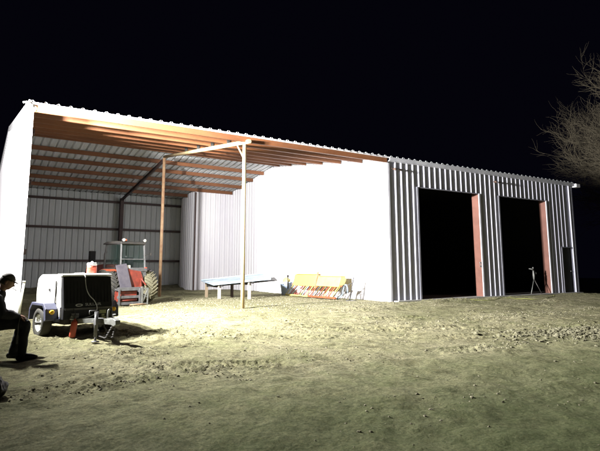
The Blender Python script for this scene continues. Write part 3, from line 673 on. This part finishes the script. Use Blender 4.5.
# ------------------------------------------------------------------ yellow seed drill against the wall
G0=empty('seed_drill',(10.45,3.3,0),label='faded yellow seed drill with a row of slanted coloured tubes by the white wall',cat='seed drill')
def lg(x,y,z): return (x-10.45,y-3.3,z)
yl,yr_=5.15,1.85
for a,b_,mt,z0_,z1_ in ((5.12,3.55,'yellow_paint',.40,.86),(3.42,1.95,'pale_yellow',.42,.80)):
    m=MB(); m.prism([(10.50-10.45,z0_),(10.40-10.45,z0_+.03),(10.52-10.45,z1_),(10.72-10.45,z1_+.02),(10.76-10.45,z1_-.1),(10.62-10.45,z0_)],b_-3.3,a-3.3,axis=1,bev=.012)
    hp=m.build('hopper',M[mt],G0)
    m=MB(); m.box((10.50-10.45,b_-3.3-.01,z1_+.012),(10.76-10.45,a-3.3+.01,z1_+.035),bev=.006); m.build('lid',M[mt],hp)
m=MB(); m.prism([(-.06,.36),(-.02,.36),(.14,.98),(.08,.98)],3.455-3.3,3.51-3.3,axis=1); m.build('divider',M['pipe_rust'],G0)
tc=['red_paint','black_plastic','grey_steel','pale_yellow','black_plastic','orange_paint','white_paint','galv','purple_grey','black_plastic','red_paint','white_paint']
random.seed(5)
for k in range(23):
    y=5.22-k*.148; far=k<9
    mt=random.choice(['galv','purple_grey','white_paint','grey_steel','pale_yellow','coral'] if far else ['black_plastic','red_paint','orange_paint','pale_yellow','black_plastic','grey_steel','coral'])
    m=MB(); m.bar(lg(10.50,y-.10,.50),lg(10.18,y+.05,.07),.050,.020); m.build('seed_tube',M[mt],G0)
    if k%2: 
        m=MB(); m.bar(lg(10.52,y-.17,.48),lg(10.26,y+.0,.08),.04,.03); m.build('seed_tube',M['white_paint' if far else 'yellow_paint'],G0)
m=MB(); m.bar(lg(10.15,3.55,.07),lg(10.15,1.80,.07),.06,.06); m.bar(lg(10.48,5.25,.48),lg(10.48,1.8,.48),.05,.05); m.build('frame_bar',M['orange_paint'],G0)
m=MB(); m.bar(lg(10.15,5.25,.06),lg(10.15,3.6,.06),.05,.05); m.build('frame_bar',M['pale_yellow'],G0)
m=MB()
arc=[lg(10.2,1.78-.02,.05)]+[lg(10.25+.05*math.sin(a),1.62-.22*math.cos(a)*-1*0+ (-.30*(1-math.cos(a))/2),.10+.42*math.sin(a)) for a in [R(x) for x in range(10,175,15)]]
m.tube(arc,.035,8); m.build('hitch_arch',M['black_metal'],G0)
m=MB(); m.tube([(p[0],p[1]-.09,p[2]+.02) for p in arc],.03,8); m.build('hitch_arch',M['galv'],G0)
m=MB(); m.tube([lg(10.35,1.25,-.02),lg(10.45,1.12,.80)],.02,8); m.tube([lg(10.3,1.42,.5),lg(10.45,1.14,.62)],.014,6); m.box(lg(10.3,1.0,-.02),lg(10.45,1.4,.02)); m.build('lever',M['grey_steel'],G0)

# ------------------------------------------------------------------ tripod in the right door opening
P0=empty('tripod_stand',(19.2,.10,.035),0,label='slim dark tripod with a white head standing in the right door opening',cat='tripod')
for x,y in ((-.48,-.12),(.10,.30),(.16,-.28)):
    m=MB(); m.tube([(x,y,.0),(0,0,.74)],[.018,.022],8); m.build('leg',M['steel'] if x<0 else M['black_metal'],P0)
m=MB(); m.tube([(0,0,.70),(0,0,.92),(-.02,0,1.18)],[.035,.055,.03],12); m.build('column',M['plate'],P0)
m=MB(); m.tube([(0,0,1.16),(-.10,0,1.24),(-.36,0,1.26)],[.035,.045,.02],10); m.tube([(-.02,0,1.22),(-.02,0,1.34)],.03,8); m.build('head',M['plate'],P0)
m=MB(); m.tube([(.16,.1,1.02+.13*math.sin(0))]+[(.16+.0,.1+.13*math.cos(a),1.02+.13*math.sin(a)) for a in [R(20*i) for i in range(1,19)]],.012,6,cap=False); m.tube([(0,0,1.0),(.16,.1,1.0)],.01,6); m.build('hoop',M['black_metal'],P0)

P0.scale=(.82,.82,.82)
# hose on the ground
pts=[(13.9,-.75,0),(14.6,-1.0,0),(15.6,-.72,0),(16.2,-.9,0),(16.6,-1.35,0),(17.3,-1.3,0),(18.2,-1.0,0),(18.9,-.7,0),(19.3,-.4,0)]
m=MB(); m.tube([(p.x,p.y,gz(p.x,p.y)+.007) for p in smooth([(a,b-.25,c) for a,b,c in pts],10)],.009,6); o=m.build('garden_hose',M['hose']); tag(o,'thin yellow green hose lying on the ground in front of the door openings','hose')

# ------------------------------------------------------------------ bare tree
def bare_tree(x,y,z,H,seed,label):
    rnd=random.Random(seed); T=empty('bare_tree',(x,y,z),label=label,cat='tree')
    tr=MB(); br=MB(); cnt=[0]
    def grow(p,d,L_,r,depth,mb):
        n=5 if depth<3 else 4; pts=[p.copy()]; rs=[r]; q=p.copy(); dd=d.copy()
        for i in range(n):
            dd=(dd+Vector((rnd.gauss(0,1),rnd.gauss(0,1),rnd.gauss(0,1)))*(.09+.03*depth)+Vector((0,0,.075 if depth>0 else 0))).normalized()
            q=q+dd*(L_/n); pts.append(q.copy()); rs.append(r*(1-.62*(i+1)/n))
        mb.tube(pts,rs,7 if depth<2 else (4 if depth<4 else 3),cap=False); cnt[0]+=1
        if depth>=5 : return
        k={0:11,1:7,2:6,3:6,4:5}[depth]
        for i in range(k):
            t=.30+.70*(i+rnd.random())/k; idx=min(n-1,int(t*n)); u=t*n-idx; bp=pts[idx].lerp(pts[min(idx+1,n)],min(u,1)); 
            base=(pts[min(idx+1,n)]-pts[idx]).normalized()
            ax=base.cross(Vector((rnd.gauss(0,1),rnd.gauss(0,1),rnd.gauss(0,1)))).normalized()
            ang=R(rnd.uniform(48,80)) if depth==0 else R(rnd.uniform(22,52))
            nd=(Matrix.Rotation(ang,3,ax)@base)
            if nd.z<-.25: nd.z*=.3
            grow(bp,nd.normalized(),L_*(rnd.uniform(.48,.66) if depth==0 else rnd.uniform(.52,.74)),rs[idx]*.54+.0035,depth+1,br)
    grow(Vector((0,0,-.3)),Vector((0,0,1)),H*.62,.26,0,tr)
    tr.build('trunk',M['bark'],T); br.build('crown',M['bark'],T); return T
bare_tree(40.9,1.5,-1.9,17.0,4,'leafless tree with fine pale twigs beyond the right end of the building')

# ------------------------------------------------------------------ the seated person
def skin(verts,edges,radii,root=0,sub=2,name='tmp'):
    """limbs as overlapping round cones; remesh() later fuses them into one surface"""
    m=MB(); R_=[(r[0]+r[1])/2 if isinstance(r,tuple) else r for r in radii]
    for v,r in zip(verts,R_):
        t=bmesh.new(); bmesh.ops.create_uvsphere(t,u_segments=20,v_segments=12,radius=r*.95); m.merge(t,Matrix.Translation(v))
    for a,b in edges: m.tube([verts[a],verts[b]],[R_[a]*.95,R_[b]*.95],20)
    me=bpy.data.meshes.new(name); m.b.to_mesh(me); m.b.free(); return me
def chain(spec):
    """spec: list of chains [(name, pos, r, parent)]"""
    idx={}; v=[];e=[];r=[]
    for n,p,rad,par in spec:
        idx[n]=len(v); v.append(p); r.append(rad)
        if par: e.append((idx[par],idx[n]))
    return v,e,r
def remesh(meshes,vox,name,m,parent,smooth_it=3):
    bm=bmesh.new()
    for x in meshes: bm.from_mesh(x)
    me=bpy.data.meshes.new(name); bm.to_mesh(me); bm.free(); o=bpy.data.objects.new(name,me); COL.objects.link(o)
    md=o.modifiers.new('r','REMESH'); md.mode='VOXEL'; md.voxel_size=vox; md.use_smooth_shade=True
    sm=o.modifiers.new('k','SMOOTH'); sm.factor=.5; sm.iterations=smooth_it
    dg=bpy.context.evaluated_depsgraph_get(); dg.update()
    out=bpy.data.meshes.new_from_object(o.evaluated_get(dg)); bpy.data.objects.remove(o); out.name=name
    bm=bmesh.new(); bm.from_mesh(out); seen=set(); best=[]
    for v0 in bm.verts:
        if v0 in seen: continue
        st=[v0]; seen.add(v0); isl=[]
        while st:
            v=st.pop(); isl.append(v)
            for e in v.link_edges:
                u=e.other_vert(v)
                if u not in seen: seen.add(u); st.append(u)
        if len(isl)>len(best): best=isl
    keep=set(best); bmesh.ops.delete(bm,geom=[v for v in bm.verts if v not in keep],context='VERTS'); bm.to_mesh(out); bm.free()
    out.materials.clear(); out.materials.append(m)
    for p in out.polygons: p.use_smooth=True
    o=bpy.data.objects.new(name,out); COL.objects.link(o); o.parent=parent; return o
def head_mesh(c,pitch,yaw=0,s=1.0,hair=0):
    """head facing +x, centre c; profile with brow, nose, lips, chin"""
    bm=bmesh.new(); bmesh.ops.create_uvsphere(bm,u_segments=48,v_segments=36,radius=1)
    for v in bm.verts:
        x,y,z=v.co; 
        X=x*.098; Y=y*.074; Z=z*.115
        if x>0:
            f=x
            X+=.010*math.exp(-((z-.28)/.16)**2)*math.exp(-(y/.6)**2)                 # brow
            X-=.010*math.exp(-((z-.08)/.14)**2)*math.exp(-((abs(y)-.38)/.2)**2)         # eye sockets
            X+=.030*math.exp(-((z+.16)/.17)**2)*math.exp(-(y/.17)**2)                  # nose
            X+=.008*math.exp(-((z+.47)/.08)**2)*math.exp(-(y/.35)**2)                  # lips
            X+=.016*math.exp(-((z+.78)/.16)**2)*math.exp(-(y/.5)**2)                   # chin
            X+=.004*math.exp(-((z+.57)/.05)**2)*math.exp(-(y/.3)**2)
        if z<-.3: Y*=1-.30*(-z-.3); X*=(1-.1*(-z-.3)) if x>0 else (1-.45*(-z-.3))
        v.co=(X,Y,Z)
    # ears
    for sgn in (-1,1):
        t=bmesh.new(); bmesh.ops.create_uvsphere(t,u_segments=12,v_segments=10,radius=1)
        for v in t.verts: v.co=Vector((v.co.x*.017-.012,v.co.y*.009+sgn*.076,v.co.z*.030-.008))
        me=bpy.data.meshes.new('t'); t.to_mesh(me); t.free(); bm.from_mesh(me); bpy.data.meshes.remove(me)
    me=bpy.data.meshes.new('head'); bm.to_mesh(me); bm.free()
    me.transform(Matrix.Translation(c)@Matrix.Rotation(yaw,4,'Z')@Matrix.Rotation(pitch,4,'Y')@Matrix.Scale(s,4)); return me
HM=Matrix.Translation((0,0,0))
# local frame: origin on the ground under the seat; +x forwards (to image right), +y away from camera
PO=(-.72,-4.6,-.165)
PP=empty('person',PO,R(-4),label='person in dark clothes and cap seated at the left edge, facing right',cat='person')
hip=(.0,0,.50)
def leg(s,kx,kz,ax,az,tag_):
    return [(tag_+'h',(.03,s*.10,.50),.088,'pel'),(tag_+'t',(.25,s*.13,.53),.080,tag_+'h'),(tag_+'k',(kx,s*.15,kz),.058,tag_+'t'),(tag_+'c',(kx*.6+ax*.4-.01,s*.15,kz*.6+az*.4),.056,tag_+'k'),(tag_+'a',(ax,s*.15,az),.040,tag_+'c')]
torso=[('pel',(0,0,.50),.135,None),('wa',(.0,0,.63),.125,'pel'),('ch',(.045,0,.79),.140,'wa'),('nk0',(.10,0,.92),.085,'ch'),('nk',(.135,0,.99),.052,'nk0'),('hd',(.165,0,1.05),.055,'nk')]
legs=leg(-1,.48,.50,.46,.09,'r')+leg(1,.46,.51,.34,.09,'l')
def arm(s,el,wr,t):
    return [(t+'s',(.09,s*.17,.87),.066,'ch'),(t+'e',el,.047,t+'s'),(t+'f',tuple((Vector(el)*.45+Vector(wr)*.55)),.040,t+'e'),(t+'w',wr,.027,t+'f')]
elr,wrr=(.17,-.25,.66),(.38,-.16,.62); ell,wrl=(.17,.25,.66),(.38,.13,.61)
arms=arm(-1,elr,wrr,'ra')+arm(1,ell,wrl,'la')
def hand(wr,d,s,nrm):
    """five bent fingers on a palm; d forward direction, nrm palm normal"""
    out=[]; wr=Vector(wr); d=Vector(d).normalized(); n=Vector(nrm).normalized(); a=d.cross(n).normalized()
    v=[wr,wr+d*.045,wr+d*.085]; r=[(.026,.018),(.036,.016),(.036,.014)]; out.append(skin([tuple(x) for x in v],[(0,1),(1,2)],r,0,2))
    # palm slab
    bm=bmesh.new(); bmesh.ops.create_uvsphere(bm,u_segments=16,v_segments=10,radius=1)
    Mx=Matrix((( d.x*.048,a.x*.042,n.x*.016,0),(d.y*.048,a.y*.042,n.y*.016,0),(d.z*.048,a.z*.042,n.z*.016,0),(0,0,0,1))); Mx.translation=wr+d*.055
    bm.transform(Mx); me=bpy.data.meshes.new('p'); bm.to_mesh(me); bm.free(); out.append(me)
    for k,(off,ln,cu) in enumerate(((-.030,.068,.55),(-.010,.078,.65),(.011,.073,.75),(.030,.058,.9))):
        p0=wr+d*.070+a*off; p1=p0+d*.030; dd=(d*math.cos(cu)+n*math.sin(cu)); p2=p1+dd*ln*.42; d2=(d*math.cos(cu*2)+n*math.sin(cu*2)); p3=p2+d2*ln*.32; p4=p3+(d*math.cos(cu*2.5)+n*math.sin(cu*2.5))*ln*.26
        out.append(skin([tuple(x) for x in (p0,p1,p2,p3,p4)],[(0,1),(1,2),(2,3),(3,4)],[.0095,.0095,.009,.0085,.007],0,2))
    p0=wr+d*.025-a*.026*s; p1=p0+(d*.7-a*.7*s).normalized()*.035+n*.01; p2=p1+(d*.85-a*.35*s+n*.3).normalized()*.032; p3=p2+(d*.85+n*.4).normalized()*.026
    out.append(skin([tuple(x) for x in (p0,p1,p2,p3)],[(0,1),(1,2),(2,3)],[.013,.012,.0105,.008],0,2)); return out
hc=Vector((.20,0,1.115))
body_parts=[skin(*chain(torso+legs+arms))]
body_parts.append(head_mesh(hc,R(24)))
body_parts+=hand(wrr,(.85,.25,-.35),1,(-.2,.2,-.95))+hand(wrl,(.85,-.2,-.35),-1,(-.2,-.2,-.95))
body=remesh(body_parts,.0055,'body',M['skin'],PP,4)
jk=[(n,p,(r+.020 if not n.endswith('w') else r+.010),q) for n,p,r,q in torso[:4]+arms if n not in ('nk','hd')]
jm=skin(*chain(jk)); jacket=remesh([jm],.010,'jacket',M['cloth_dark'],PP,8)
for v in jacket.data.vertices:
    n=noise.noise(v.co*9)*.010+noise.noise(v.co*22)*.004; v.co+=v.normal*n
tk=[(n,p,r+.016,q) for n,p,r,q in torso[:2]+legs]
tk=[(n,(p[0],p[1],p[2]-(.0 if not n.endswith('a') else .03)),r if not n.endswith('a') else .060,q) for n,p,r,q in tk]
trousers=remesh([skin(*chain(tk))],.010,'trousers',M['denim'],PP,8)
for v in trousers.data.vertices:
    n=noise.noise(v.co*10)*.009+noise.noise(v.co*24)*.004; v.co+=v.normal*n
for ax,s in ((.46,-1),(.34,1)):
    bm=bmesh.new(); bmesh.ops.create_uvsphere(bm,u_segments=28,v_segments=18,radius=1)
    for v in bm.verts:
        x,y,z=v.co; hh=.055-.018*max(0,x)+.025*max(0,-x-.1)
        v.co=((x*.148+.065),y*.050*(1-.15*abs(x)),max(z,-.62)*hh+.034)
    me=bpy.data.meshes.new('shoe'); bm.to_mesh(me); bm.free(); me.transform(Matrix.Translation((ax,s*.15,0))); me.materials.append(M['leather'])
    for p in me.polygons: p.use_smooth=True
    o=bpy.data.objects.new('shoe',me); COL.objects.link(o); o.parent=PP
# hair at the back and sides; cap on top
def shell(name,m,fn,keep,parent=PP):
    bm=bmesh.new(); bmesh.ops.create_uvsphere(bm,u_segments=40,v_segments=30,radius=1)
    bmesh.ops.delete(bm,geom=[v for v in bm.verts if not keep(v.co)],context='VERTS')
    for v in bm.verts: v.co=fn(v.co)
    r=bmesh.ops.solidify(bm,geom=bm.faces[:],thickness=.004)
    me=bpy.data.meshes.new(name); bm.to_mesh(me); bm.free(); me.transform(Matrix.Translation(hc)@Matrix.Rotation(R(24),4,'Y')); me.materials.append(m)
    for p in me.polygons: p.use_smooth=True
    o=bpy.data.objects.new(name,me); COL.objects.link(o); o.parent=parent; return o
shell('hair',M['hair'],lambda c:Vector((c.x*.106-.004,c.y*.081,c.z*.120)),lambda c:(c.z>.2 or (c.x<.05 and c.z>-.45)) and not (c.x>.6 and c.z<.45))
cap=shell('cap',M['cap_cloth'],lambda c:Vector((c.x*.112-.003,c.y*.087,c.z*.132)),lambda c:c.z>.38)
m=MB(); pv=[]
for k in range(13):
    a=R(-62+k*124/12); pv.append((math.cos(a)*.10,math.sin(a)*.082,.046)); 
po=[(p[0]+.062*math.cos(R(-62+k*124/12)*.9)+.004,p[1]*.98,p[2]-.014) for k,p in enumerate(pv)]
for k in range(12):
    m.face([pv[k],pv[k+1],po[k+1],po[k]]); m.face([(q[0],q[1],q[2]-.005) for q in (pv[k],po[k],po[k+1],pv[k+1])])
m.b.transform(Matrix.Translation(hc)@Matrix.Rotation(R(24),4,'Y')); m.build('cap_brim',M['cap_cloth'],cap)
m=MB(); q0=Matrix.Translation(hc)@Matrix.Rotation(R(24),4,'Y')
o=m.tube([q0@Vector((.104,.0,-.054)),q0@Vector((.175,-.01,-.066))],.0045,8).build('cigarette',M['white_paint']); o.parent=None
o.matrix_world=Matrix.Translation(PO)@Matrix.Rotation(R(-4),4,'Z'); tag(o,'tiny white cigarette between the lips of the seated person','cigarette')
# glasses temple / strap hanging from the hand
m=MB(); m.tube([(.40,-.20,.60),(.385,-.235,.5),(.385,-.24,.27)],.007,6); m.box((.372,-.25,.24),(.398,-.236,.36)); o=m.build('strap',M['grey_steel']); o.matrix_world=Matrix.Translation(PO)@Matrix.Rotation(R(-4),4,'Z'); tag(o,'grey strap hanging from the hand of the seated person','strap')
# low seat
ST=empty('wooden_bench',(-1.05,-4.55,-.24),R(-4),label='low dark plank bench under the seated person at the left edge',cat='bench')
m=MB(); m.box((-.35,-.55,.34),(.38,.6,.385),bev=.006); m.build('seat',M['black_metal'],ST)
for x in (-.3,.28):
    for y in (-.45,.5): 
        m=MB(); m.box((x,y,0),(x+.06,y+.06,.338)); m.build('leg',M['black_metal'],ST)
# black bag at the frame's left edge
bm=bmesh.new(); bmesh.ops.create_icosphere(bm,subdivisions=4,radius=1)
for v in bm.verts:
    n=noise.noise(v.co*2.1)*.18+noise.noise(v.co*5)*.07; c=v.co*(1+n); v.co=Vector((c.x*.17,c.y*.15,max(c.z,-.8)*.13+.11))
me=bpy.data.meshes.new('black_bag'); bm.to_mesh(me); bm.free(); me.materials.append(M['dark_bag'])
for p in me.polygons: p.use_smooth=True
BG=bpy.data.objects.new('black_bag',me); COL.objects.link(BG); BG.location=(-.76,-6.95,gz(-.76,-6.95)-.01); tag(BG,'lumpy black bag on the ground at the left edge near the camera','bag')

# ------------------------------------------------------------------ light
w=bpy.data.worlds.new('World'); sc.world=w; w.use_nodes=True
w.node_tree.nodes['Background'].inputs['Color'].default_value=(.0012,.0011,.0030,1); w.node_tree.nodes['Background'].inputs['Strength'].default_value=1
LP=Vector((-1.9,-1.66,4.35))
def spot(name,loc,target,energy,size,blend,radius,col):
    l=bpy.data.lights.new(name,'SPOT'); l.energy=energy; l.spot_size=R(size); l.spot_blend=blend; l.shadow_soft_size=radius; l.color=col
    o=bpy.data.objects.new(name,l); COL.objects.link(o); o.location=loc; o.rotation_euler=(Vector(target)-Vector(loc)).to_track_quat('-Z','Y').to_euler(); return o
def flood(loc,d,energy):
    l=bpy.data.lights.new('flood_lamp','AREA'); l.shape='DISK'; l.size=.34; l.energy=energy; l.color=(1,.99,.95)
    o=bpy.data.objects.new('flood_lamp',l); COL.objects.link(o); o.location=loc; o.rotation_euler=Vector(d).to_track_quat('-Z','Y').to_euler()
flood(LP,(.93,-.12,.36),9300)
flood(LP+Vector((.62,-.30,.05)),(.84,.38,.36),5200)
pl=bpy.data.lights.new('tower_lamp','POINT'); pl.energy=1700; pl.shadow_soft_size=.15; pl.color=(1,.99,.92); po_=bpy.data.objects.new('tower_lamp',pl); COL.objects.link(po_); po_.location=LP+Vector((0,0,.1))

# ------------------------------------------------------------------ camera
cam=bpy.data.cameras.new('camera'); co=bpy.data.objects.new('camera',cam); COL.objects.link(co); sc.camera=co
yaw,pit,roll,f=.564,.1473,-.0028,528.1448
fwd=Vector((math.sin(yaw)*math.cos(pit),math.cos(yaw)*math.cos(pit),math.sin(pit))); rt=Vector((math.cos(yaw),-math.sin(yaw),0)); up=rt.cross(fwd)
rt2=rt*math.cos(roll)+up*math.sin(roll); up2=-rt*math.sin(roll)+up*math.cos(roll)
mw=Matrix(((rt2.x,up2.x,-fwd.x,-1.0958),(rt2.y,up2.y,-fwd.y,-13.6509),(rt2.z,up2.z,-fwd.z,1.1515),(0,0,0,1)))
co.matrix_world=mw; cam.sensor_width=36; cam.lens=f/600*36; cam.shift_y=-36.5/600; cam.clip_start=.05; cam.clip_end=2000
sc.view_settings.view_transform='Standard'; sc.view_settings.look='None'; sc.view_settings.gamma=1; sc.view_settings.exposure=0; sc.view_settings.use_curve_mapping=False
sc.render.engine='CYCLES'
sc.cycles.max_bounces=8; sc.cycles.diffuse_bounces=5; sc.cycles.sample_clamp_indirect=6
